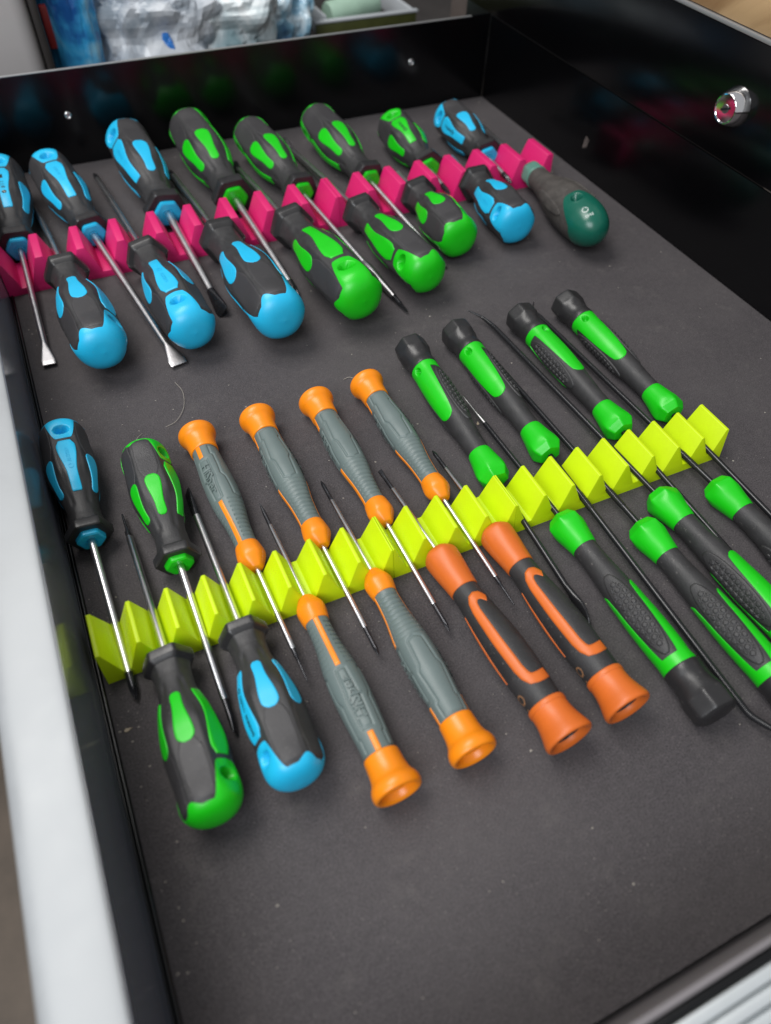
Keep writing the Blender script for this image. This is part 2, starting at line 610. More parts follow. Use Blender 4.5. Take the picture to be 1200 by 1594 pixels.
# ------------------------------------------------------------------ tips and shafts
def shaft_parts(L, r, tip, steel, x0=0.0):
    """list of (part name, mesh); shaft along +x, tip at x = L"""
    out = []
    if tip == 'flat' or tip == 'flat_dark' or tip == 'flat_big':
        w = r * (2.1 if tip == 'flat' else 1.7)
        tl = 20 if tip != 'flat_big' else 25
        out.append(('shaft', loft('shaft', [(x0, r, r, 2, 0), (L - tl, r, r, 2, 0)], steel)))
        a = L - tl
        m2 = SATIN if tip == 'flat' else OXIDE
        e = L - 4.5
        bs = [(a, r, r, 2, 0)]
        for f in (.12, .3, .5, .7, .88):
            bs.append((a + (e - a) * f, r + (w - r) * max(0, f - .1) / .9, r * (1 - .6 * f), 2 + 5 * f, 0))
        out.append(('blade', loft('blade', bs + [(e, w, r * .38, 8, 0)], m2, 32)))
        out.append(('tip', loft('tip', [(e, w * .985, r * .39, 8, 0), (L - .25, w * .96, .45, 8, 0), (L, w * .94, .35, 8, 0), (L, .01, .01, 2, 0)], OXIDE if tip != 'flat' else SATIN, 32)))
    elif tip == 'phillips' or tip == 'phillips_bright':
        tl = 3.2 * r + 7
        m2 = OXIDE if tip == 'phillips' else SATIN
        out.append(('shaft', loft('shaft', [(x0, r, r, 2, 0), (L - tl, r, r, 2, 0)], steel)))
        q = r * .97
        out.append(('tip', loft('tip', [(L - tl, q, q, 2, 0), (L - 3.2 * r, q, q, 2, .02), (L - 2.6 * r, q * .97, q * .97, 2, .25), (L - 1.6 * r, q * .80, q * .80, 2, .5),
                                        (L - .5 * r, q * .48, q * .48, 2, .55), (L, q * .26, q * .26, 2, .4), (L, .01, .01, 2, 0)], m2, 40, 30)))
    elif tip in ('fine_flat', 'fine_phillips', 'fine_point'):
        tl = 16 if tip != 'fine_point' else 18
        out.append(('shaft', loft('shaft', [(x0, r, r, 2, 0), (L - tl, r, r, 2, 0), (L - tl + .5, r * .8, r * .8, 2, 0)], steel)))
        a = L - tl + .3
        q = r * .82
        if tip == 'fine_flat':
            s = [(a, q, q, 2, 0), (L - 7, q, q, 2, 0), (L - 3, q * 1.15, q * .6, 4, 0), (L, q * 1.15, .25, 6, 0), (L, .01, .01, 2, 0)]
        elif tip == 'fine_phillips':
            s = [(a, q, q, 2, 0), (L - 4.4, q, q, 2, 0), (L - 3.2, q, q, 2, .35), (L - 1.4, q * .6, q * .6, 2, .5), (L, q * .2, q * .2, 2, .3), (L, .01, .01, 2, 0)]
        else:
            s = [(a, q, q, 2, 0), (a + 4, q, q, 2, 0), (a + 5, q * .6, q * .6, 2, 0), (a + 9, q * .5, q * .5, 2, 0), (L - 2, q * .42, q * .42, 2, 0), (L, q * .3, q * .25, 2, 0), (L, .01, .01, 2, 0)]
        out.append(('tip', loft('tip', s, OXIDE, 28, 35)))
    elif tip == 'sleeve':
        out.append(('shaft', loft('shaft', [(x0, r, r, 2, 0), (L - 62, r, r, 2, 0)], steel)))
        out.append(('bit_sleeve', loft('bit_sleeve', [(L - 62, r, r, 2, 0), (L - 57, r * 1.45, r * 1.45, 2, 0), (L - 50, r * 1.5, r * 1.5, 3, .1), (L - 22, r * 1.15, r * 1.15, 2, .05),
                                                      (L - 18, r * .95, r * .95, 2, 0)], SATIN, 36)))
        out.append(('tip', loft('tip', [(L - 18, r * .8, r * .8, 2, .1), (L - 10, r * .8, r * .8, 2, .1), (L - 9.6, r * .62, r * .62, 2, .3), (L - 3, r * .5, r * .5, 2, .5),
                                        (L, r * .2, r * .2, 2, .2), (L, .01, .01, 2, 0)], OXIDE, 36)))
    elif tip == 'plain':
        out.append(('shaft', loft('shaft', [(x0, r, r, 2, 0), (L - .5, r, r, 2, 0), (L, r * .7, r * .7, 2, 0), (L, .01, .01, 2, 0)], steel)))
    return out


def knurl(x0, x1, r):
    n = 40
    k = 32
    P = []
    th = np.linspace(0, 2 * np.pi, k, endpoint=False)
    for i, x in enumerate(np.linspace(x0, x1, n)):
        e = 0 if i in (0, n - 1) else 1
        rr = r + e * (.12 + .16 * np.sin(8 * th + x * 2.6) * np.sin(8 * th - x * 2.6))
        P.append(np.stack([np.full(k, x), rr * np.cos(th), rr * np.sin(th)], -1))
    return ('knurled_band', grid('knurled_band', P, BLACKSTEEL, True, flip=True))


# ------------------------------------------------------------------ handle families -> list of (name, mesh, [(sub name, mesh)])
CACHE = {}


def handle_A(size, colour, logo=None):
    key = ('A', size, colour.name, logo)
    if key in CACHE:
        return CACHE[key]
    L, Rm = {'large': (120, 19.6), 'long': (129, 19.4), 'medium': (108, 17.6), 'middling': (114, 17.4), 'stubby': (83, 17.6), 'small': (78, 13.3)}[size]
    sx, sr = L / 112.0, Rm / 18.0
    pr = [(6, 13.4), (8.5, 13.0), (13, 11.7), (20, 11.0), (30, 12.2), (43, 15.6), (56, 17.9), (68, 18.4), (80, 17.8), (91, 17.2), (99, 16.9), (104.5, 15.6), (108.5, 12.6), (111, 7.6), (112, 0)]
    H = [(0, 1), (8, 1), (13, .5), (20, .25), (30, .5), (50, .8), (62, 1.0), (88, 1.0), (98, .6), (104, .2), (112, 0)]
    xh = 94.0 * sx

    def disp(x, th, r):
        d = 0
        for c in (0, math.pi):
            a = ang(th, c) * r
            q = np.sqrt(((x - xh) / (4.4 * sx)) ** 2 + (a / (5.9 * sr)) ** 2)
            q = q / (1 + .12 * UNDER[0])
            d = d - (8.5 + 1.5 * UNDER[0]) * sr * (1 - sm(.80, 1.0, q))
            q2 = np.sqrt(((x - 64 * sx) / (30 * sx)) ** 2 + (a / (8 * sr)) ** 2)
            d = d + 0.5 * (1 - sm(.6, 1.0, q2))
        # valleys between the six tongues that start at the neck
        rid = np.abs((th - math.pi / 6 + math.pi / 6) % (math.pi / 3) - math.pi / 6)
        d = d - 1.0 * sr * np.exp(-(rid / .16) ** 2) * sm(20 * sx, 27 * sx, x) * (1 - sm(44 * sx, 58 * sx, x))
        return d
    h = Turned(pr, H, 6, sx, sr, disp, soft=.06)
    parts = [('grip', h.body('grip', RUB, ns=150, nt=168), [])]

    def bound(th):
        t = math.degrees(abs(ang(th, 0)))
        t = min(t, 180 - t)          # 0 at the lobes, 90 between
        lobe = 84.5 + 1.6 * (1 - math.sqrt(max(0, 1 - (min(t, 22) / 24) ** 2)))
        base = 106.3 - 3.6 * float(sm(66, 90, t))
        k = float(sm(19, 44, t))
        return (lobe * (1 - k) + base * k) * sx
    parts.append(('cap', h.collar('cap', colour, bound, off=.24), []))
    # long label inlays at the hole sides, drops on the four other faces
    lab_mesh = h.patch('label_inlay', colour, 34 * sx, 82.0 * sx, 0,
                       lambda u: sr * (3.8 + 3.3 * float(sm(.30, .84, u)) - 2.2 * float(sm(.88, 1.0, u))) * (math.sqrt(max(0, 1 - (1 - min(1, u / .06)) ** 2)) * .25 + .75), off=.45)
    sub = []
    if logo:
        base = 55 * sx
        if logo == 'slot':
            pl = join_polys([ring_polys(1.9 * sr, 2.0 * sr - .3, 0, 0), ])
            sub.append(('printed_mark', print_on(h, 'printed_mark', INK, join_polys([ring_polys(1.7 * sr, 1.65 * sr, 0, 0)]), base - 6 * sx, 0, .50)))
            sub.append(('printed_mark', print_on(h, 'printed_mark', WHITEINK, bar_polys(-.9, -.7, .9, .7, .4), base - 6 * sx, 0, .56)))
            sub.append(('lettering', print_on(h, 'lettering', INK, text_polys('# I T ', 4.6 * sr, .05), base + 3.5 * sx, 0, .50, flip=1)))
            sub.append(('printed_mark', print_on(h, 'printed_mark', INK, bar_polys(0, -1.5 * sr, 0, 1.5 * sr, 5), base + 14 * sx, 0, .50)))
        elif logo == 'ink':
            sub.append(('printed_mark', print_on(h, 'printed_mark', INK, join_polys([ring_polys(1.9 * sr, .75 * sr), bar_polys(-.8, 0, .8, 0, .4)]), base - 1 * sx, 0, .52)))
            sub.append(('lettering', print_on(h, 'lettering', INK, text_polys('AMPRO', 3.7 * sr, .06), base + 9.5 * sx, 0, .52)))
        elif logo == 'long':
            sub.append(('printed_mark', print_on(h, 'printed_mark', INK, ring_polys(1.6 * sr, .7 * sr), 47 * sx, 0, .52)))
            sub.append(('lettering', print_on(h, 'lettering', INK, text_polys('AMPRO', 3.3 * sr, .03), 56 * sx, 0, .52)))
            sub.append(('lettering', print_on(h, 'lettering', INK, text_polys('SCREWS', 3.6 * sr, .12), 71 * sx, 0, .52)))
        elif logo == 'embossed':
            sub.append(('embossed_mark', print_on(h, 'embossed_mark', colour, ring_polys(2.0 * sr, .6 * sr), base, 0, .62)))
            sub.append(('embossed_mark', print_on(h, 'embossed_mark', colour, text_polys('AMPRO', 3.9 * sr, .03), base + 11 * sx, 0, .62)))
    parts.append(('label_inlay', lab_mesh, sub))
    parts.append(('label_inlay', h.patch('label_inlay', colour, 34 * sx, 82.0 * sx, math.pi,
                                         lambda u: sr * (3.8 + 3.3 * float(sm(.30, .84, u)) - 2.2 * float(sm(.88, 1.0, u))), off=.45, nu=24, nv=8), []))
    PNL = dusty(mat('panel_plastic', (0.040, 0.038, 0.040), 0.46, bump=0.35, bscale=1800, rvar=.06), .3)
    for a in (60, 120, 240, 300):
        parts.append(('side_panel', h.patch('side_panel', PNL, 58 * sx, 105.0 * sx, R_(a), lambda u: sr * (1.5 + 6.6 * float(sm(0, .42, u)) - 1.0 * float(sm(.6, 1, u))), off=.16, nu=34, nv=12, under=-.4, edge=.7), []))
    for a in (60, 120, 240, 300):
        def wd(u):
            base = 3.6 + 2.4 * float(sm(.25, .82, u))
            e0 = math.sqrt(max(0, 1 - (1 - min(1, u / .10)) ** 2))
            e1 = math.sqrt(max(0, 1 - (1 - min(1, (1 - u) / .15)) ** 2))
            return sr * base * min(e0, e1)
        parts.append(('drop_inlay', h.patch('drop_inlay', colour, 34 * sx, 70 * sx, R_(a), wd, off=.40, nu=36, nv=14), []))
    # raised tongues where the neck begins, on the two faces between
    fl = Turned([(0.2, 9.0), (-.2, 9.6), (0.0, 15.0), (.8, 15.9), (6.4, 16.1), (7.4, 15.6), (9.6, 12.8), (9.8, 10)], [(-9, 1), (20, 1)], 6, sx, sr, n=1, smoothp=False, soft=.05)
    parts.append(('hex_flange', fl.knots('hex_flange', HARD, 120, 28), []))
    bo = Turned([(-1.9, 0), (-1.9, 3.4), (-2.6, 4.6), (-2.9, 8.6), (-2.3, 9.9), (0.6, 10.4)], [(-9, 1), (20, 1)], 6, 1.0, sr, n=1, smoothp=False, soft=.10)
    parts.append(('bolster', bo.knots('bolster', colour, 96, 25), []))
    CACHE[key] = parts
    return parts


def handle_B(logo_variant=1):
    key = 'B'
    if key in CACHE:
        return CACHE[key]
    pr = [(14, 5.9), (20, 5.9), (30, 6.7), (42, 8.5), (53, 9.3), (64, 9.0), (75, 8.0), (86, 7.2)]
    lines = []
    for face in (0, math.pi):
        for sgn in (-1, 1):
            lines.append([(84.3, face, 0), (84.0, face, sgn * 5.4), (77.5, face, sgn * 6.0), (76.5, face, sgn * 4.8), (68, face, sgn * 5.6), (61.5, face, sgn * 6.3), (58.5, face, sgn * 4.6), (46, face, sgn * 3.8), (44.4, face, 0)])
    for face in (math.pi / 2, -math.pi / 2):
        for sgn in (-1, 1):
            lines.append([(74.2, face, 0), (74, face, sgn * 2.6), (60, face, sgn * 3.2), (57, face, sgn * 2.6), (45.6, face, sgn * 2.2), (45.2, face, 0)])

    def disp(x, th, r):
        d = np.full(np.broadcast(x, th).shape, 99.0)
        for ln in lines:
            c = ln[0][1]
            a = ang(th, c) * r
            for i in range(len(ln) - 1):
                p, q = np.array([ln[i][0], ln[i][2]]), np.array([ln[i + 1][0], ln[i + 1][2]])
                v = q - p
                t = np.clip(((x - p[0]) * v[0] + (a - p[1]) * v[1]) / (v @ v), 0, 1)
                d = np.minimum(d, np.hypot(x - p[0] - t * v[0], a - p[1] - t * v[1]))
        g = -0.62 * np.exp(-(d / .50) ** 2)
        ribs = -0.55 * (np.abs(np.sin(np.pi * (x - 16) / 2.7)) < .35) * (x > 17) * (x < 43) * (np.abs(ang(2 * th, math.pi)) > 1.0)
        inside = 0.25 * (np.abs(np.mod(th, math.pi) - math.pi / 2) > 99)
        return g + ribs + inside
    h = Turned(pr, [(14, .1), (30, .25), (60, .35), (86, .1)], 4, disp=disp, soft=.5, rot=0)
    parts = [('grip', h.body('grip', GREY, ns=190, nt=140), [])]
    for c in (math.pi / 2, -math.pi / 2):
        parts.append(('colour_strip', h.patch('colour_strip', ORANGE, 14.2, 43.5, c, lambda u: 1.45, off=.22, edge=.25, nu=20, nv=5), []))
        parts.append(('colour_strip', h.patch('colour_strip', ORANGE, 76, 85.8, c, lambda u: 1.5, off=.22, edge=.25, nu=10, nv=5), []))
        parts.append(('embossed_lettering', print_on(h, 'embossed_lettering', GREY, text_polys('HiSper', 7.4, .12), 60.0, c, .75, flip=-1), []))
        V, F = text_polys('HiSper', 6.2, .10)
    no = Turned([(0, 0), (0, 3.2), (.8, 4.0), (6, 6.9), (8.5, 7.3), (12, 6.6), (15.4, 5.9)], [(0, .7), (8, .7), (15, .1)], 6, n=1, smoothp=False, soft=.15)
    no2 = Turned([(0, 0), (0, 1.5), (.1, 3.1), (.9, 4.1), (3.5, 5.7), (6.3, 7.2), (8.5, 7.6), (12, 7.0), (15.2, 6.2), (15.6, 5.6)], [(0, .6), (8, .6), (15, .1)], 6, n=5, soft=.18)
    parts.append(('nose', no2.knots('nose', ORANGE, 72, 60), []))
    cp = Turned([(84.8, 6.6), (85.2, 7.7), (88, 7.9), (92, 8.2), (95, 8.9), (97, 10.0), (99, 10.6), (101, 10.5), (102, 9.9), (102.1, 9.0), (101, 7.9), (98.6, 6.8), (98.2, 5.8), (98.1, 3.6), (98.1, 0)], n=6)
    parts.append(('cap', cp.knots('cap', ORANGE, 72, 70), [('cap_disc', Turned([(98.4, 3.3), (98.9, 3.0), (99.0, 0)], n=1, smoothp=False).knots('cap_disc', mat('peach_plastic', (0.75, 0.30, 0.16), .3), 32))]))
    CACHE[key] = parts
    return parts


def handle_C():
    if 'C' in CACHE:
        return CACHE['C']
    h = Turned([(25, 7.0), (30, 7.1), (38, 7.7), (50, 9.1), (62, 9.9), (74, 9.7), (86, 8.9), (94, 8.4)], [(25, .1), (60, .3), (94, .1)], 4, soft=.5, rot=R_(45))
    parts = [('grip', h.body('grip', RUB, ns=80, nt=80), [])]
    for base in (0, math.pi):
        a = base + .10
        rr = 9.3
        pth = [(38.5, a - 1.15), (36.2, a - .80), (35.8, a - .50), (36.6, a - .26), (39.0, a - .08), (43, a + .0), (60, a - .00), (77, a - .06), (81, a - .14), (83.4, a - .30), (84, a - .55), (84, a - .8), (83.5, a - 1.15), (83.0, a - 1.35)]
        parts.append(('colour_inlay', h.ribbon('colour_inlay', RUST, pth, 2.5, off=.22), []))
        parts.append(('colour_strip', h.patch('colour_strip', RUST, 40, 78, base + 1.25, lambda u: 1.3 * math.sin(math.pi * min(1, max(0, .1 + .8 * u))), off=.25, edge=.3, nu=24, nv=5), []))
        parts.append(('printed_mark', print_on(h, 'printed_mark', TANINK, join_polys([ring_polys(2.4, .7), bar_polys(2.2, -1.2, 2.2, 1.4, .7), bar_polys(5, -1, 5, 0, .8)]), 87.5, base + 1.05, .06), []))
    no = Turned([(0, 0), (0, 2.0), (.3, 5.0), (1.6, 7.4), (3.6, 9.1), (6.5, 9.4), (14, 8.6), (22, 7.7), (27, 7.25), (27.4, 6.5)], [(0, .75), (5, .6), (14, .1), (27, 0)], 6, n=4, soft=.15)
    parts.append(('nose', no.knots('nose', RUST, 72, 50), []))
    cp = Turned([(93.2, 8.0), (93.6, 8.8), (95.6, 8.95), (96.0, 8.65), (100, 8.8), (104, 9.6), (107.5, 10.6), (109.8, 11.1), (111, 10.7), (111.2, 9.8), (110.2, 8.2), (108.6, 7.2), (107.9, 6.9)], n=5)
    rec = Turned([(108.4, 6.9), (107.6, 6.4), (107.4, 3), (107.4, 0)], n=2)
    parts.append(('cap', cp.knots('cap', RUST, 80, 70), [('cap_recess', rec.knots('cap_recess', HARD, 40)),
                                                          ('printed_mark', mesh('printed_mark', [(-108.3, y, z) for y, z in join_polys([text_polys('GU', 5.0, .1)])[0]],
                                                                                text_polys('GU', 5.0, .1)[1], TANINK, False))]))
    CACHE['C'] = parts
    return parts


def handle_D():
    if 'D' in CACHE:
        return CACHE['D']
    xh = 91.3

    def disp(x, th, r):
        q = np.sqrt(((x - xh) / 2.4) ** 2 + (ang(th, 0) * r / 2.4) ** 2)
        q = q / (1 + .2 * UNDER[0])
        return -(4.5 + UNDER[0]) * (1 - sm(.75, 1.0, q))
    h = Turned([(19, 6.3), (22, 6.6), (32, 6.7), (44, 7.6), (56, 8.9), (68, 9.5), (82, 9.3), (92, 8.8), (98, 8.6)], [(19, .1), (40, .1), (60, .45), (90, .3), (98, .1)], 4, disp=disp, soft=.5)
    parts = [('grip', h.body('grip', RUB, ns=120, nt=120), [])]

    def bound(th):
        t = math.degrees(abs(ang(th, 0)))
        t = min(t, 180 - t)
        return 49.5 + 39.5 * float(sm(28, 62, t)) ** 1.4 + 3.0 * (1 - math.sqrt(max(0, 1 - (min(t, 28) / 30) ** 2)))
    parts.append(('colour_sleeve', h.collar('colour_sleeve', GREEN, bound, x1=96.6, off=.35, nt=260, nu=70), []))
    for c in (math.pi / 2, -math.pi / 2):
        def wd(u):
            return 6.6 * (math.sin(math.pi * min(1, max(0, u))) ** .42)
        bd = h.patch('grip_pad', RUB, 43, 90, c, wd, off=.75, nu=50, nv=22, edge=1.0)

        def relief(s, a, s0=h.s_of(67)):
            x = s - s0
            v = 0
            e = np.minimum(np.minimum(np.abs((a / 3.0) % 1 - .5), np.abs(((.5 * a + .866 * x) / 3.0) % 1 - .5)), np.abs(((-.5 * a + .866 * x) / 3.0) % 1 - .5))
            return 0.75 * np.clip(e / .17, 0, 1)
        tx = h.patch('textured_oval', RUB, 47.5, 86.5, c, lambda u: 5.0 * (math.sin(math.pi * min(1, max(0, u))) ** .45), off=.55, nu=130, nv=40, edge=.5, disp=relief, under=.1)
        parts.append(('grip_pad', bd, [('textured_oval', tx)]))
    no = Turned([(0, 0), (0, 1.8), (.1, 6.4), (.9, 7.4), (3.6, 9.3), (5, 9.7), (9, 9.2), (15, 7.9), (21.5, 6.8), (22, 6.3)], [(0, 1), (5, 1), (8, .3), (14, .05), (21, 0)], 6, n=3, soft=.04)
    parts.append(('nose', no.knots('nose', GREEN, 84, 38), []))
    cp = Turned([(96.0, 8.2), (96.4, 8.9), (99, 8.9), (101.5, 8.6), (104, 8.7), (108, 9.6), (110.5, 10.6), (112, 10.9), (118.6, 10.8), (119.8, 10.3), (121.0, 8.8), (121.3, 7.0), (121.4, 0)],
                [(96, 0), (108, 0), (111.5, 1), (122, 1)], 7, n=3, soft=.07)
    parts.append(('cap', cp.knots('cap', HARD, 112, 30), []))
    CACHE['D'] = parts
    return parts


def handle_E():
    def disp(x, th, r):
        d = 0
        for c in (0,):
            q = np.sqrt(((x - 95) / 4.9) ** 2 + (ang(th, c) * r / 4.6) ** 2)
            q = q / (1 + .15 * UNDER[0])
            d = d - (8 + 1.5 * UNDER[0]) * (1 - sm(.8, 1.0, q)) + .35 * np.exp(-((q - 1.12) / .15) ** 2)
        return d
    h = Turned([(14, 8.0), (18, 8.6), (26, 9.2), (36, 10.8), (48, 13.8), (60, 16.2), (70, 17.0), (82, 16.6), (92, 15.4), (100, 12.6), (105, 9.0), (108, 4.6), (109, 0)], [(14, .2), (40, .3), (70, .45), (90, .3), (108, 0)], 4, 1.16, 1.12, disp=disp, soft=.5)
    parts = [('grip', h.body('grip', CHAR, ns=130, nt=140), [])]

    def bound(th):
        t = math.degrees(abs(ang(th, 0)))
        return 86.0 + 22.0 * float(sm(15, 75, t)) - 0 * t
    cap = h.collar('cap', PINE, bound, off=.35)
    V1 = join_polys([ring_polys(2.5, .5), bar_polys(-1.7, -1.7, 1.7, 1.7, .55), bar_polys(-1.7, 1.7, 1.7, -1.7, .55)])
    V2 = text_polys('PH0', 3.6, .02)
    parts.append(('cap', cap, [('printed_mark', print_on(h, 'printed_mark', WHITEINK, V1, 112.0, .12, .42, flip=-1)),
                               ('lettering', print_on(h, 'lettering', WHITEINK, V2, 117.2, .10, .42, flip=1, across=True))]))
    for c in (R_(58), R_(-58), R_(150), R_(-150)):
        def ribs(s, a):
            return 0.8 * (np.abs(np.sin(np.pi * s / 3.2)) > .5) * np.ones_like(a)
        parts.append(('ribbed_pad', h.patch('ribbed_pad', CHAR, 48, 94, c, lambda u: 5.0 * math.sin(math.pi * min(1, max(0, u))) ** .5, off=.25, nu=110, nv=10, edge=.5, disp=ribs, under=-.6), []))
    for i in range(0):
        pass
    no = Turned([(0, 0), (0, 2.5), (.3, 6.4), (2.5, 8.4), (6, 9.7), (10, 10.2), (15, 10.0), (18, 9.7), (18.6, 8.6)], [(0, .9), (12, .9), (17, .3)], 6, n=4, soft=.08)
    parts.append(('nose', no.knots('nose', TEAL, 72, 30), []))
    return parts


def place(name, label, cat, C_, T_, roll, parts, shaft, group):
    """C_ collar point, T_ point the shaft aims at (mm, world); roll about the axis"""
    C_, T_ = Vector(C_) * MM, Vector(T_) * MM
    d = (T_ - C_).normalized()
    up = Vector((0, 0, 1))
    z = (up - d * up.dot(d)).normalized()
    y = z.cross(d)
    Mx = Matrix((d, y, z)).transposed().to_4x4()
    Mx = Matrix.Translation(C_) @ Mx @ Matrix.Rotation(R_(-roll), 4, 'X')
    e = bpy.data.objects.new(name, None)
    e.empty_display_size = 0.01
    COL.objects.link(e)
    e.matrix_world = Mx
    tag(e, label, cat, group)
    for nm, me, subs in parts:
        o = link(nm, me, e)
        for sn, sme in subs:
            link(sn, sme, o)
    for nm, me in shaft:
        link(nm, me, e)
    return e


# ------------------------------------------------------------------ the drawer (mm)
MATY, WX = -698.0, -484.0
foam = box('foam_mat', -481, -0.5, MATY + .5, -0.5, -2.5, 0, mat_mat())
tag(foam, 'dark grey foam liner covering the drawer floor under all the tools', 'drawer liner')
drawer = bpy.data.objects.new('drawer', None)
COL.objects.link(drawer)
tag(drawer, 'glossy black pulled-out steel drawer holding the two screwdriver racks', 'drawer')
box('floor_panel', WX - 1.5, 0, MATY - 1, 0.8, -5.5, -3.0, PAINTW, drawer)
# far side wall with a folded bare rim
box('side_wall', WX - 1.5, -1.2, 0, 1.4, -3, 72.6, PAINT, drawer)
box('rim', WX - 1.5, -22, -0.3, 2.2, 72.7, 73.6, EDGE, drawer, .3)
box('rim', -22, -1.2, -0.3, 2.2, 72.7, 73.4, PAINT, drawer, .3)
# near side wall and its slide rails
box('side_wall', WX - 1.5, 0, MATY - 1.6, MATY, -3, 24, PAINTW, drawer)
box('rim', WX - 1.5, 0, MATY - 1.8, MATY + .2, 24.3, 64, mat('grey_lip', (0.17, 0.155, 0.16), .4, var=.08, vscale=30), drawer, .5)  # upper band of the near wall, greyer than the part below
box('slide_rail', -470, 10, MATY - 4.6, MATY - 2.2, 55, 64.2, PAINT, drawer, 1)
box('slide_rail', -470, 14, MATY - 8.6, MATY - 5.0, 52, 63.2, ZINC, drawer, .9)
box('slide_rail', -470, 18, MATY - 12.8, MATY - 9.2, 50, 62.6, ZINC, drawer, 1.2)
box('slide_rail', -470, 18, MATY - 17.0, MATY - 13.6, 44, 60, ZINC, drawer, 1.0)
# back panel of the drawer
box('rear_panel', 0, 1.4, MATY, 0.8, -3, 71.2, PAINT, drawer)
# front panel and bright pull
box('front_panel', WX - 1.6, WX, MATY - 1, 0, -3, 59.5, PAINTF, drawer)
prof = []
for a in range(0, 100, 8):
    prof.append((WX - 0.8 - 1.0 * (1 - math.cos(R_(0))) - 0, 0))
pp = [(-484.2, 57.0), (-484.3, 59.4), (-485.2, 60.3), (-490, 60.6), (-500, 60.4), (-505.0, 59.6), (-507.6, 57.6), (-509.2, 53.0), (-510.4, 45), (-511.5, 34), (-513, 22)]
q = catmull(pp, 4)
ys = np.linspace(MATY - 60, 30, 3)
link('pull_strip', grid('pull_strip', [[(x, y, z) for x, z in q[:27]] for y in ys], ALU, auto=None), drawer)
link('pull_skirt', grid('pull_skirt', [[(x, y, z) for x, z in q[26:]] for y in ys], ALUD), drawer)
# raised beads of the tray along the front
for x, r in ((-482.1, .9), (-483.6, .5)):
    th = np.linspace(0, 2 * np.pi, 12, endpoint=False)
    link('tray_bead', grid('tray_bead', [[(x + r * math.cos(t), y, .2 + r * math.sin(t)) for t in th] for y in (MATY, 0)], PAINT, True), drawer)


def rivet(x, z):
    t = Turned([(0.8, 0), (0.7, 1.2), (1.2, 1.5), (1.4, 2.2), (.9, 2.9), (0, 3.0)], n=3)
    o = link('rivet', t.knots('rivet', CHROME, 24, 60), drawer)
    # local -x is outward (toward -Y)
    o.matrix_local = Matrix.Translation(Vector((x, 0.2, z)) * MM) @ Matrix.Rotation(R_(90), 4, 'Z')


rivet(-402.5, 39.5)
rivet(-84.3, 41.5)

# ------------------------------------------------------------------ the cabinet
cab = bpy.data.objects.new('tool_cabinet', None)
COL.objects.link(cab)
tag(cab, 'tall glossy black tool cabinet with a chrome lock and a plywood top', 'tool cabinet')
box('face_frame', 0.2, 8, MATY - 200, 60, 72.4, 144.0, PAINT, cab, .25)
box('side_panel', 8.2, 500, 3, 62, -690, 144, PAINTW, cab)
box('lower_face', 3, 8, MATY - 200, 0, -300, -8, PAINTW, cab)
box('trim_strip', -0.6, 3, MATY - 200, -120, 144.4, 147.0, EDGE, cab, .5)
box('worktop', 1, 560, MATY - 200, -122, 147.4, 170, mat_wood(), cab, 1.0)
rs = Turned([(8.9, 0), (8.9, 8.0), (9.3, 8.3), (9.4, 9.0), (8.9, 9.5), (1.0, 12.4), (0, 12.6)], n=1, smoothp=False)
lock = link('lock', rs.knots('lock', CHROME, 64, 25), cab)
lock.matrix_local = Matrix.Translation(Vector((0, -315.5, 105.8)) * MM)
kw = box('keyhole', -9.9, -9.5, -3.6, 3.2, -.75, .75, INK, lock)
kw.rotation_euler = (R_(-24), 0, 0)
kh = Turned([(9.4, 0), (9.4, 2.7), (8.8, 2.9)], n=1, smoothp=False)
link('key_plug', kh.knots('key_plug', SATIN, 28, 30), lock)
# torn sticker residue on the rear panel
sv, sf = join_polys([bar_polys(-2.5, 2, -1.0, -5, .9), bar_polys(-.2, 3.2, 1.0, -6, 1.1), bar_polys(1.8, 2.0, 2.6, -7, .8), bar_polys(-3, 1, 2, 3.2, .6)])
link('sticker_residue', mesh('sticker_residue', [(-.15, -176 + x, 27 + z) for x, z in sv], sf, mat('old_glue', (.16, .13, .12), .8), False), drawer)


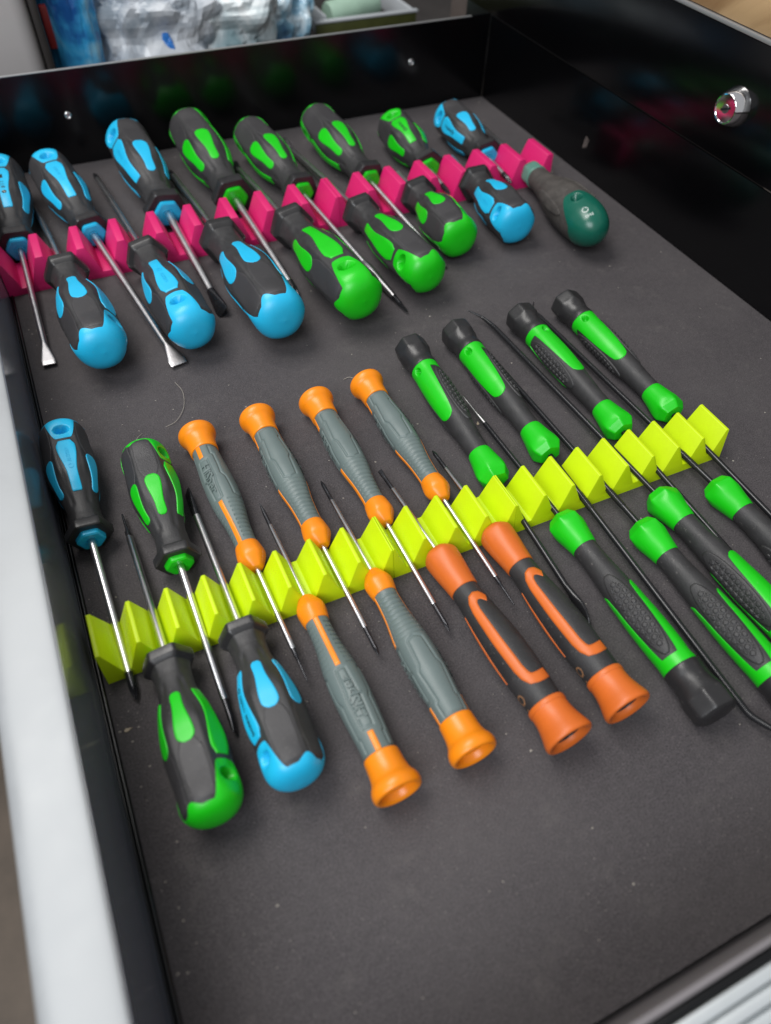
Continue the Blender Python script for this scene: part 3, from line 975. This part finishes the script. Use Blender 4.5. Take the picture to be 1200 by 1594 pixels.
# ------------------------------------------------------------------ racks
def rack(name, xs, seams, zt, zv, hw, prof_side, yb, yf, slope, m, label, x_left, x_right):
    e = bpy.data.objects.new(name, None)
    COL.objects.link(e)
    e.location = Vector(((xs[0] + xs[-1]) / 2, (yb + yf) / 2, 0)) * MM
    bpy.context.view_layer.update()
    tag(e, label, 'tool rack', 'printed screwdriver racks')
    cuts = [0] + seams + [len(xs) - 1]
    for a, b in zip(cuts[:-1], cuts[1:]):
        pts = []
        for i in range(a, b + 1):
            x = xs[i]
            lo, hi = (i == a), (i == b)
            if lo:
                xl = x_left if a == 0 else x + .12
                pts += [(xl, 0), (xl, zt), (x + hw, zt)]
            if not lo:
                pts += [(x - dx, z) for dx, z in reversed(prof_side)]
                pts += [(x - hw, zt)]
            if hi:
                xr = x_right if b == len(xs) - 1 else x - .12
                pts += [(xr, zt), (xr, 0)]
            elif not lo:
                pts += [(x + hw, zt)]
            if not hi:
                pts += [(x + dx, z) for dx, z in prof_side]
        n = len(pts)
        ox, oy = (xs[0] + xs[-1]) / 2, (yb + yf) / 2
        V = [(x - ox, yb - oy - (0.8 * z / zt), z) for x, z in pts] + [(x - ox, yf - oy + slope * z / zt, z) for x, z in pts]
        F = [tuple(range(n)), tuple(range(2 * n - 1, n - 1, -1))] + [(i, n + i, n + (i + 1) % n, (i + 1) % n) for i in range(n)]
        me = mesh('rack_section', V, F, m, False)
        import bmesh
        bm = bmesh.new()
        bm.from_mesh(me)
        bmesh.ops.recalc_face_normals(bm, faces=bm.faces[:])
        eg = [ed for ed in bm.edges if ed.calc_face_angle(0) > R_(20) and min(v.co.z for v in ed.verts) > 0.5 * MM]
        bmesh.ops.bevel(bm, geom=eg, offset=(.45 if hw < 2 else .9) * MM, segments=2, profile=.5, affect='EDGES', clamp_overlap=True)
        bm.to_mesh(me)
        bm.free()
        me.polygons.foreach_set('use_smooth', [True] * len(me.polygons))
        me.set_sharp_from_angle(angle=R_(35))
        link('rack_section', me, e)
    return e


yx = [-478.1 + 17.56 * i for i in range(21)]
rack('tool_rack', yx, [8, 12], 20.0, 5, .9, [(6.6, 6.2), (7.2, 5.0), (17.56 - 7.2, 5.0), (17.56 - 6.6, 6.2)][:2], -476.4, -503.2, 3.0, YELLOW,
     'neon yellow zigzag rack across the middle of the drawer', -479.1, -125.9)
px = [-484.0] + [-456.3 + 27.82 * i for i in range(16)]
rack('tool_rack', px, [9, 13], 24.0, 4.5, 2.7, [(8.9, 8.5), (9.6, 5.0), (10.6, 4.5)], -147.6, -182.4, 1.6, PINK,
     'hot pink rack with blunt teeth near the far side of the drawer', -484.0 + .4, -36.4)

# ------------------------------------------------------------------ the screwdrivers
GP = 'screwdrivers set out along the pink rack'
GY = 'screwdrivers and picks set out along the yellow rack'
A = handle_A
# name, size/type, colour, logo, collar, aim, z's, roll, shaft length, radius, tip, label
rows = [
    # handles on the far side of the pink rack
    ('Am', BLUE, 'slot', (-467.5, -146, 14), (-469.4, -269, 2.6), 3, 125, 2.0, 'flat', GP, 'blue and black flat screwdriver at the left end of the pink rack, cut off'),
    ('Am', BLUE, 'embossed', (-416.4, -146, 14), (-394.7, -300.5, 2.6), -2, 158, 2.6, 'flat', GP, 'blue and black screwdriver, hang hole up, with the longest wide bright flat blade'),
    ('Al', BLUE, 'embossed', (-358.5, -138, 14.8), (-353.5, -255.6, 3.6), -52, 124, 3.1, 'flat_big', GP, 'large blue and black screwdriver pointing a wide blackened flat blade between two blue knobs'),
    ('Al', GREEN, 'ink', (-304.7, -136, 14.8), (-299.2, -257.2, 3.4), 58, 127, 2.9, 'phillips', GP, 'large green and black cross-tip screwdriver, leftmost green handle beyond the pink rack'),
    ('Am', GREEN, None, (-251.8, -146, 14), (-235.5, -307.1, 2.6), 66, 163, 2.1, 'sleeve', GP, 'green and black screwdriver with a long stepped bright bit sleeve'),
    ('Am', GREEN, None, (-193.0, -147, 14), (-184.1, -267.5, 2.6), 67, 122, 2.2, 'phillips_bright', GP, 'green and black screwdriver beyond the pink rack, its bright tip passing under a green knob'),
    ('As', GREEN, 'ink', (-138, -147, 14), (-139.6, -187.0, 12), -20, 42, 2.3, 'phillips', GP, 'stubby green and black screwdriver with hang hole up beyond the pink rack'),
    ('As', BLUE, 'ink', (-80.4, -147, 14), (-81.8, -187, 12), -72, 44, 2.4, 'phillips', GP, 'stubby blue and black screwdriver with black print, farthest right beyond the pink rack'),
    # handles on the near side of the pink rack
    ('An', BLUE, 'embossed', (-442.6, -190, 15), (-450.5, -69, 4), -60, 123, 2.3, 'flat', GP, 'blue and black screwdriver with the leftmost big blue knob, hang hole hidden'),
    ('An', BLUE, 'embossed', (-387.2, -190, 15), (-397.2, -28, 3), 10, 162, 2.3, 'phillips', GP, 'blue and black screwdriver, knob toward viewer and oval hang hole on top'),
    ('Aq', BLUE, 'embossed', (-331.8, -188.5, 15.5), (-337.6, -47, 3.4), -61, 142, 2.6, 'phillips', GP, 'largest blue knob screwdriver with a flat black panel on top'),
    ('Aq', GREEN, None, (-278.0, -189.5, 15.5), (-284.0, -53, 3.4), 9, 137, 2.9, 'flat_dark', GP, 'large green and black screwdriver, biggest green knob with oval hole on top'),
    ('An', GREEN, None, (-221.5, -191, 15), (-228.5, -27, 3), 68, 160, 2.3, 'flat', GP, 'green knob screwdriver with its hole facing left, beside the stepped bright shaft'),
    ('As', GREEN, None, (-167.0, -183.4, 15), (-164.0, -130, 12), -47, 42, 2.3, 'plain', GP, 'stubby green knob screwdriver with dark panels and no hole visible'),
    ('As', BLUE, 'embossed', (-113.4, -183.4, 15), (-108, -130, 12), 64, 52, 2.4, 'plain', GP, 'stubby blue knob screwdriver with its hole facing left, beside the dark teal one'),
    ('E', None, None, (-57.5, -178.5, 13), (-44.5, -94, 6), 20, 108, 2.2, 'plain', GP, 'worn charcoal screwdriver with dark green hole-drilled cap, at the right end of the pink rack'),
    # handles on the far side of the yellow rack
    ('At', BLUE, 'embossed', (-469.9, -425.8, 10.5), (-469.2, -516.6, 3), 7, 91, 1.85, 'phillips', GY, 'small blue and black screwdriver at the left end of the yellow rack, hang hole up'),
    ('At', GREEN, None, (-433.6, -458.3, 10.5), (-434.2, -549.6, 3), 62, 91, 1.75, 'fine_flat', GY, 'small green and black screwdriver beyond the yellow rack, second from the left wall'),
    ('B', None, None, (-399.7, -476.0, 7.6), (-398.2, -540, 6.2), 60, 65, 1.35, 'fine_point', GY, 'grey and orange precision screwdriver with embossed lettering, cap away from the viewer'),
    ('B', None, None, (-364.9, -476.2, 7.6), (-363.9, -541.3, 6.2), 2, 66, 1.35, 'fine_phillips', GY, 'plain-side grey and orange precision screwdriver just right of the lettered one'),
    ('B', None, None, (-329.0, -475.9, 7.6), (-328.5, -542.3, 6.2), 6, 68, 1.35, 'fine_phillips', GY, 'middle one of the three plain-side grey precision screwdrivers beyond the yellow rack'),
    ('B', None, None, (-294.1, -473.3, 7.6), (-293.1, -541.8, 6.2), -8, 71, 1.35, 'fine_point', GY, 'grey and orange precision screwdriver next to the leftmost green and black pick'),
    ('D', None, None, (-261, -473.5, 8), (-263.2, -540, 5.5), -58, 72, 1.6, 'spoon', GY, 'leftmost green and black pick beyond the yellow rack, with a bent black spoon end'),
    ('D', None, None, (-223.3, -468.3, 8), (-226.6, -631.3, 4.6), -42, 162, 1.6, 'hook_off', GY, 'green and black pick with its long black rod bent near the right photo edge'),
    ('D', None, None, (-173, -469.5, 8), (-174.0, -593.7, 5.5), 12, 190, 1.6, 'plain', GY, 'green and black pick with its oval textured pad facing up, beyond the yellow rack'),
    ('D', None, None, (-135.8, -469.5, 8), (-136.0, -552.4, 6), -28, 190, 1.6, 'plain', GY, 'green and black pick at the far right end of the yellow rack'),
    # handles on the near side of the yellow rack
    ('At', GREEN, None, (-451.6, -507.5, 11), (-453.1, -410.3, 3.2), -54, 97, 1.8, 'fine_point', GY, 'small green and black screwdriver lying nearest the left wall, knob toward the viewer'),
    ('At', BLUE, 'long', (-417.2, -507.5, 11), (-417.8, -408.3, 3.2), 62, 99, 1.8, 'flat_dark', GY, 'small blue and black screwdriver with printed side lettering, in front of the yellow rack'),
    ('B', None, None, (-384.1, -500.8, 7.8), (-384.9, -439.0, 6.2), 97, 65, 1.35, 'fine_flat', GY, 'grey and orange precision screwdriver lying upside down with embossed lettering on top'),
    ('B', None, None, (-348.6, -499.8, 7.8), (-349.2, -437.0, 6.2), 1, 67, 1.35, 'fine_phillips', GY, 'grey and orange precision screwdriver with a plain smooth side, in front of the yellow rack'),
    ('C', None, None, (-313.8, -502.0, 8.8), (-316.6, -439.5, 6.6), 26, 63, 1.4, 'fine_flat', GY, 'red-orange and black screwdriver touching the grey ones, left of its pair'),
    ('C', None, None, (-281.0, -501.0, 8.8), (-282.6, -438.4, 6.6), 30, 64, 1.4, 'fine_phillips', GY, 'red-orange and black screwdriver with tan print, right of its pair'),
    ('D', None, None, (-243.4, -509, 8), (-243.4, -425.0, 6), -54, 80, 1.6, 'spatula', GY, 'green and black tool with a flat steel spatula end, its black cap in full view'),
    ('D', None, None, (-207.6, -530.0, 8), (-208.6, -353.1, 5), -52, 172, 1.6, 'knurl', GY, 'green and black pick with a knurled collar, lower of the crossing pair'),
    ('D', None, None, (-185.6, -516.1, 8), (-189.6, -345, 4.5), -22, 171, 1.6, 'bent_left', GY, 'green and black pick whose black tip is bent left behind the other handles'),
    ('D', None, None, (-151.4, -523.1, 8), (-154.6, -342.6, 4.5), 10, 180, 1.6, 'hook_up', GY, 'green and black pick nearest the right photo edge, with a tiny upturned hook'),
]
SZ = {'Al': 'large', 'Aq': 'long', 'Am': 'medium', 'An': 'middling', 'As': 'stubby', 'At': 'small'}
for (kind, colour, logo, Cc, Tt, roll, L, r, tip, grp, label) in rows:
    x0 = -1.5
    if kind in SZ:
        parts = handle_A(SZ[kind], colour, logo)
        x0 = 1.5
    else:
        parts = {'B': handle_B, 'C': handle_C, 'D': handle_D, 'E': handle_E}[kind]()
    if tip in ('spoon', 'hook_off', 'spatula', 'knurl', 'bent_left', 'hook_up') or kind == 'D':
        S = BLACKSTEEL
        sh = []
        if tip == 'spoon':
            sh = [('shaft', loft('shaft', [(-2, r, r, 2, 0), (L, r, r, 2, 0)], S)),
                  ('spoon_end', sweep('spoon_end', [(L - .5, 0, 0), (L + 6, .3, .1), (L + 14, -.6, -.6), (L + 22, -3.6, -.8), (L + 29, -5.2, -1.4)],
                                      [r, r * 1.1, r * 1.25, r * 1.35, r * 1.1, r * .5], S, flat=[(1, 1), (1.1, .9), (1.5, .6), (1.5, .45), (1.3, .35), (1, .3)]))]
        elif tip == 'hook_off':
            sh = [('shaft', loft('shaft', [(-2, r, r, 2, 0), (L, r, r, 2, 0)], S)), ('hook', sweep('hook', [(L - .5, 0, 0), (L + 5, .6, 0), (L + 14, 4.6, -.2), (L + 24, 10, -.4)], [r, r, r * .8, r * .4], S))]
            x, m_ = knurl(12, 28, r), None
            sh.append(knurl(30, 42, r))
        elif tip == 'spatula':
            sh = [('shaft', loft('shaft', [(-2, r, r, 2, 0), (L, r * .9, r * .9, 2, 0)], S)),
                  ('spatula_end', loft('spatula_end', [(L - .2, r * .9, r * .9, 2, 0), (L + 6, 2.0, .9, 3, 0), (L + 10, 2.3, .45, 6, 0), (L + 15, 1.7, .4, 6, 0), (L + 21, 2.2, .35, 6, 0), (L + 24, 2.4, .3, 6, 0), (L + 25.6, 1.9, .3, 4, 0), (L + 26.3, .6, .2, 2, 0), (L + 26.4, .01, .01, 2, 0)], SATIN, 28))]
        elif tip == 'bent_left':
            sh = [('shaft', loft('shaft', [(-2, r, r, 2, 0), (L - 8, r, r, 2, 0)], S)), ('hook', sweep('hook', [(L - 8.5, 0, 0), (L - 3, .2, 0), (L + 5, 1.6, -.2), (L + 10, 3.4, -.3), (L + 22, 2.2, -.6)][:4] + [(L + 17, 9.5, -.6)], [r, r, r * .8, r * .55, r * .25], S))]
        elif tip == 'hook_up':
            sh = [('shaft', loft('shaft', [(-2, r, r, 2, 0), (L - 8, r, r, 2, 0), (L, r * .5, r * .5, 2, 0)], S)), ('hook', sweep('hook', [(L - .5, 0, 0), (L + 1, 0, .8), (L + 1.2, -.3, 4), (L + 1.0, -.6, 7.5)], [r * .5, r * .4, r * .35, r * .2], SATIN))]
        elif tip == 'knurl':
            sh = [('shaft', loft('shaft', [(-2, r, r, 2, 0), (L - 14, r, r, 2, 0), (L, r * .25, r * .25, 2, 0), (L, .01, .01, 2, 0)], S))]
        else:
            sh = shaft_parts(L, r, 'plain', S, -2)
        if tip in ('knurl', 'hook_up'):
            sh.append(knurl(14, 27, r))
    else:
        sh = shaft_parts(L, r, tip, STEEL, x0)
    place('screwdriver' if kind != 'D' else 'pick_tool', label, 'screwdriver' if kind != 'D' else 'pick', Cc, Tt, roll, parts, sh, grp)

# ------------------------------------------------------------------ crumbs, flakes and lint on the foam
V, F = [], []
for i in range(420):
    x = rng.uniform(-480, -8)
    y = rng.uniform(-696, -4)
    if i < 60:
        x = -480 + abs(rng.normal(0, 5))
    s = abs(rng.normal(0.22, .16)) + .10
    a = rng.uniform(0, 6.28)
    b = len(V)
    for k in range(5):
        t = a + k * 1.2566
        rr = s * rng.uniform(.5, 1.2)
        V.append((x + rr * math.cos(t) * 1.3, y + rr * math.sin(t), .05))
    V.append((x, y, .05 + s * .6))
    F += [(b + k, b + (k + 1) % 5, b + 5) for k in range(5)]
tag(link('dust_specks', mesh('dust_specks', V, F, LINT, False)), 'pale specks of dust scattered over the dark foam liner', 'dust', kind='stuff')


def flake(x, y, s, a, label, m=TAN):
    V = []
    n = 7
    for zz in (.1, .1 + s * .28):
        for k in range(n):
            t = k * 2 * math.pi / n
            rr = s * (.8 + .25 * math.sin(3 * t + x))
            V.append((rr * 1.5 * math.cos(t), rr * .75 * math.sin(t), zz))
    F = [tuple(range(n))[::-1], tuple(range(n, 2 * n))] + [(k, (k + 1) % n, n + (k + 1) % n, n + k) for k in range(n)]
    o = link('crumb', mesh('crumb', V, F, m, False), None, Vector((x, y, 0)) * MM)
    o.rotation_euler = (0, 0, a)
    tag(o, label, 'crumb')


flake(-475.9, -527.8, 1.35, .1, 'tan crumb on the foam left of the lowest green-handled screwdriver')
flake(-243.6, -422.6, 1.2, 1.1, 'brown crumb on the foam between two green and black handles')


def fibre(pts, r, label, m=LINT):
    o = link('fibre', sweep('fibre', pts, [r, r], m, 6))
    tag(o, label, 'fibre')


fibre([(-430, -352, .3), (-434, -357, 1.5), (-436, -366, .8), (-433, -374, .3)], .13, 'thin curled hair beside the green handle on the foam')
fibre([(-416, -352, .3), (-409, -350, 1.0), (-402, -340, .8), (-399, -326, .5), (-401, -315, .3)], .14, 'long pale hair on the foam above the lettered grey handle')
fibre([(-303, -354, .4), (-299, -353.5, .7), (-296, -356, .3)], .18, 'short straw-coloured thread between two orange caps and the green pick')

# ------------------------------------------------------------------ behind the drawer
fl = box('floor', -3000, 3000, -3000, 3000, -760, -750, mat('brown_floor', (0.10, 0.075, 0.055), .6, var=.3, vscale=8))
tag(fl, kind='structure')
bench = bpy.data.objects.new('workbench', None)
COL.objects.link(bench)
tag(bench, 'dark workbench top behind the drawer carrying bags and trays', 'workbench')
DK = mat('dark_laminate', (0.035, 0.03, 0.028), .5, var=.2, vscale=30)
box('bench_top', -900, 900, 75, 900, -14, 0, DK, bench, 1)
for x in (-860, 860):
    box('leg', x - 25, x + 25, 100, 150, -750, -15, DK, bench, 2)

GB = mat('grey_enamel', (0.50, 0.47, 0.46), .38, var=.06, vscale=6)
b = bpy.data.objects.new('grey_bin', None)
COL.objects.link(b)
tag(b, 'plain grey enamelled bin with a dark edge, at the far left behind the drawer', 'bin')
box('shell', -640, -405, 60, 190, 1, 300, GB, b, 14, 5)
box('edge_trim', -404.5, -398, 62, 188, 1, 300, DK, b, 2.5, 3)


def crumple(name, cx, cy, cz, sx, sy, sz, m, seed, label, cat, amp=.22, sub=5):
    import bmesh
    bm = bmesh.new()
    bmesh.ops.create_icosphere(bm, subdivisions=sub, radius=1)
    off = Vector((seed * 7.3, seed * 3.1, seed))
    for v in bm.verts:
        p = v.co.copy()
        # crumpled facets: ridged noise at two sizes
        d = 0
        for f, a in ((1.2, 1.0), (2.6, .55), (5.5, .20), (12, .05)):
            d += a * (abs(noise.noise(p * f + off)) * 2 - .35)
        p2 = Vector((math.copysign(abs(p.x) ** .75, p.x), math.copysign(abs(p.y) ** .75, p.y), math.copysign(abs(p.z) ** .8, p.z)))
        v.co = p2 * (1 + amp * d)
        v.co = Vector((v.co.x * sx, v.co.y * sy, max(v.co.z * sz, -cz + .8))) * MM
    me = bpy.data.meshes.new(name)
    bm.to_mesh(me)
    bm.free()
    me.materials.append(m)
    o = link(name, me, None, Vector((cx, cy, cz)) * MM)
    tag(o, label, cat)
    return o


def film(name, c1, c2, c3, scale, rough=.18):
    m = mat(name, c1, rough, spec=.6)
    nt = m.node_tree
    b = nt.nodes['Principled BSDF']
    tc = nt.nodes.new('ShaderNodeTexCoord')
    n = nt.nodes.new('ShaderNodeTexNoise')
    n.inputs['Scale'].default_value = scale
    n.inputs['Detail'].default_value = 6
    n.inputs['Distortion'].default_value = 1.5
    cr = nt.nodes.new('ShaderNodeValToRGB')
    e = cr.color_ramp.elements
    e[0].position, e[0].color = .36, (*c1, 1)
    e[1].position, e[1].color = .66, (*c3, 1)
    k = e.new(.5)
    k.color = (*c2, 1)
    nt.links.new(tc.outputs['Object'], n.inputs['Vector'])
    nt.links.new(n.outputs['Fac'], cr.inputs[0])
    nt.links.new(cr.outputs[0], b.inputs['Base Color'])
    return m


CLEAR = film('crumpled_clear_film', (0.26, 0.31, 0.36), (0.50, 0.53, 0.57), (0.74, 0.76, 0.79), 16, .34)
BLUEF = film('printed_blue_film', (0.04, 0.12, 0.24), (0.22, 0.42, 0.55), (0.60, 0.68, 0.72), 18)
crumple('plastic_bag', -296, 165, 48, 62, 60, 52, CLEAR, 1, 'large crumpled clear bag against the far rim, left of the paler pile', 'plastic bag')
crumple('plastic_bag', -225, 190, 42, 62, 70, 50, film('bag_film', (0.22, 0.33, 0.36), (0.45, 0.52, 0.54), (0.72, 0.74, 0.74), 18, .34), 5, 'crumpled clear bag with blue print in the middle behind the drawer', 'plastic bag')
crumple('plastic_bag', -160, 210, 34, 42, 60, 48, BLUEF, 9, 'blue and white printed wrapper at the right end of the bag pile', 'plastic bag')
crumple('blue_package', -376, 128, 60, 27, 34, 80, film('bright_blue_film', (0.02, 0.12, 0.40), (0.05, 0.38, 0.72), (0.28, 0.58, 0.75), 16), 12, 'bright blue foil package squeezed beside the grey bin', 'package', .12)
crumple('blue_patch_bag', -290, 112, 20, 8, 10, 34, mat('cobalt_film', (0.03, 0.20, 0.62), .3), 3, 'small cobalt blue wrapper standing in front of the clear bag', 'wrapper', .1, 4)
tag(box('red_card', -396, -390, 88, 96, 60, 92, mat('red_card', (0.35, 0.03, 0.03), .5), None, 1), 'narrow red card next to the grey bin', 'card')

tr = bpy.data.objects.new('parts_tray', None)
COL.objects.link(tr)
tag(tr, 'olive parts tray with a pale rim holding a rolled green sleeve', 'tray')
OL = mat('olive_plastic', (0.05, 0.055, 0.012), .5, var=.2)
PR = mat('pale_rim', (0.42, 0.44, 0.46), .4)
box('tray_front', -112, 12, 180, 184, 0.5, 24, OL, tr, 1)
box('tray_base', -112, 12, 185, 330, 0.5, 4, DK, tr, 1)
box('tray_rim', -114, 14, 179, 185.5, 24.3, 27, PR, tr, 1)
box('tray_side', 8, 12, 185, 330, 4.5, 26, PR, tr, 1)
box('divider', -100, -97, 186, 330, 4.5, 30, PR, tr, 1)
roll = Turned([(0, 0), (0, 13), (2, 14), (62, 14), (64, 13), (64, 0)], n=1, smoothp=False)
o = link('rolled_sleeve', roll.knots('rolled_sleeve', mat('pale_green_paper', (0.30, 0.44, 0.34), .6, var=.1, vscale=60), 40, 40))
o.matrix_world = Matrix.Translation(Vector((-26, 212, 28)) * MM) @ Matrix.Rotation(R_(8), 4, 'Z') @ Matrix.Rotation(R_(-4), 4, 'Y')
tag(o, 'pale green rolled sleeve lying in the olive parts tray', 'roll')
tag(box('brown_post', 22, 46, 78, 120, 0.5, 320, mat('brown_grey_panel', (0.12, 0.095, 0.085), .5, var=.1), None, 2), 'brown-grey post standing behind the right corner of the drawer', 'post')
tag(box('dark_backboard', -900, 900, 420, 430, 1, 600, mat('mottled_grey_board', (0.10, 0.11, 0.12), .7, var=.5, vscale=8), None, 1), 'dark grey board standing along the rear of the workbench', 'board')  # dark grey board, tone varied at random
bpy.context.view_layer.update()
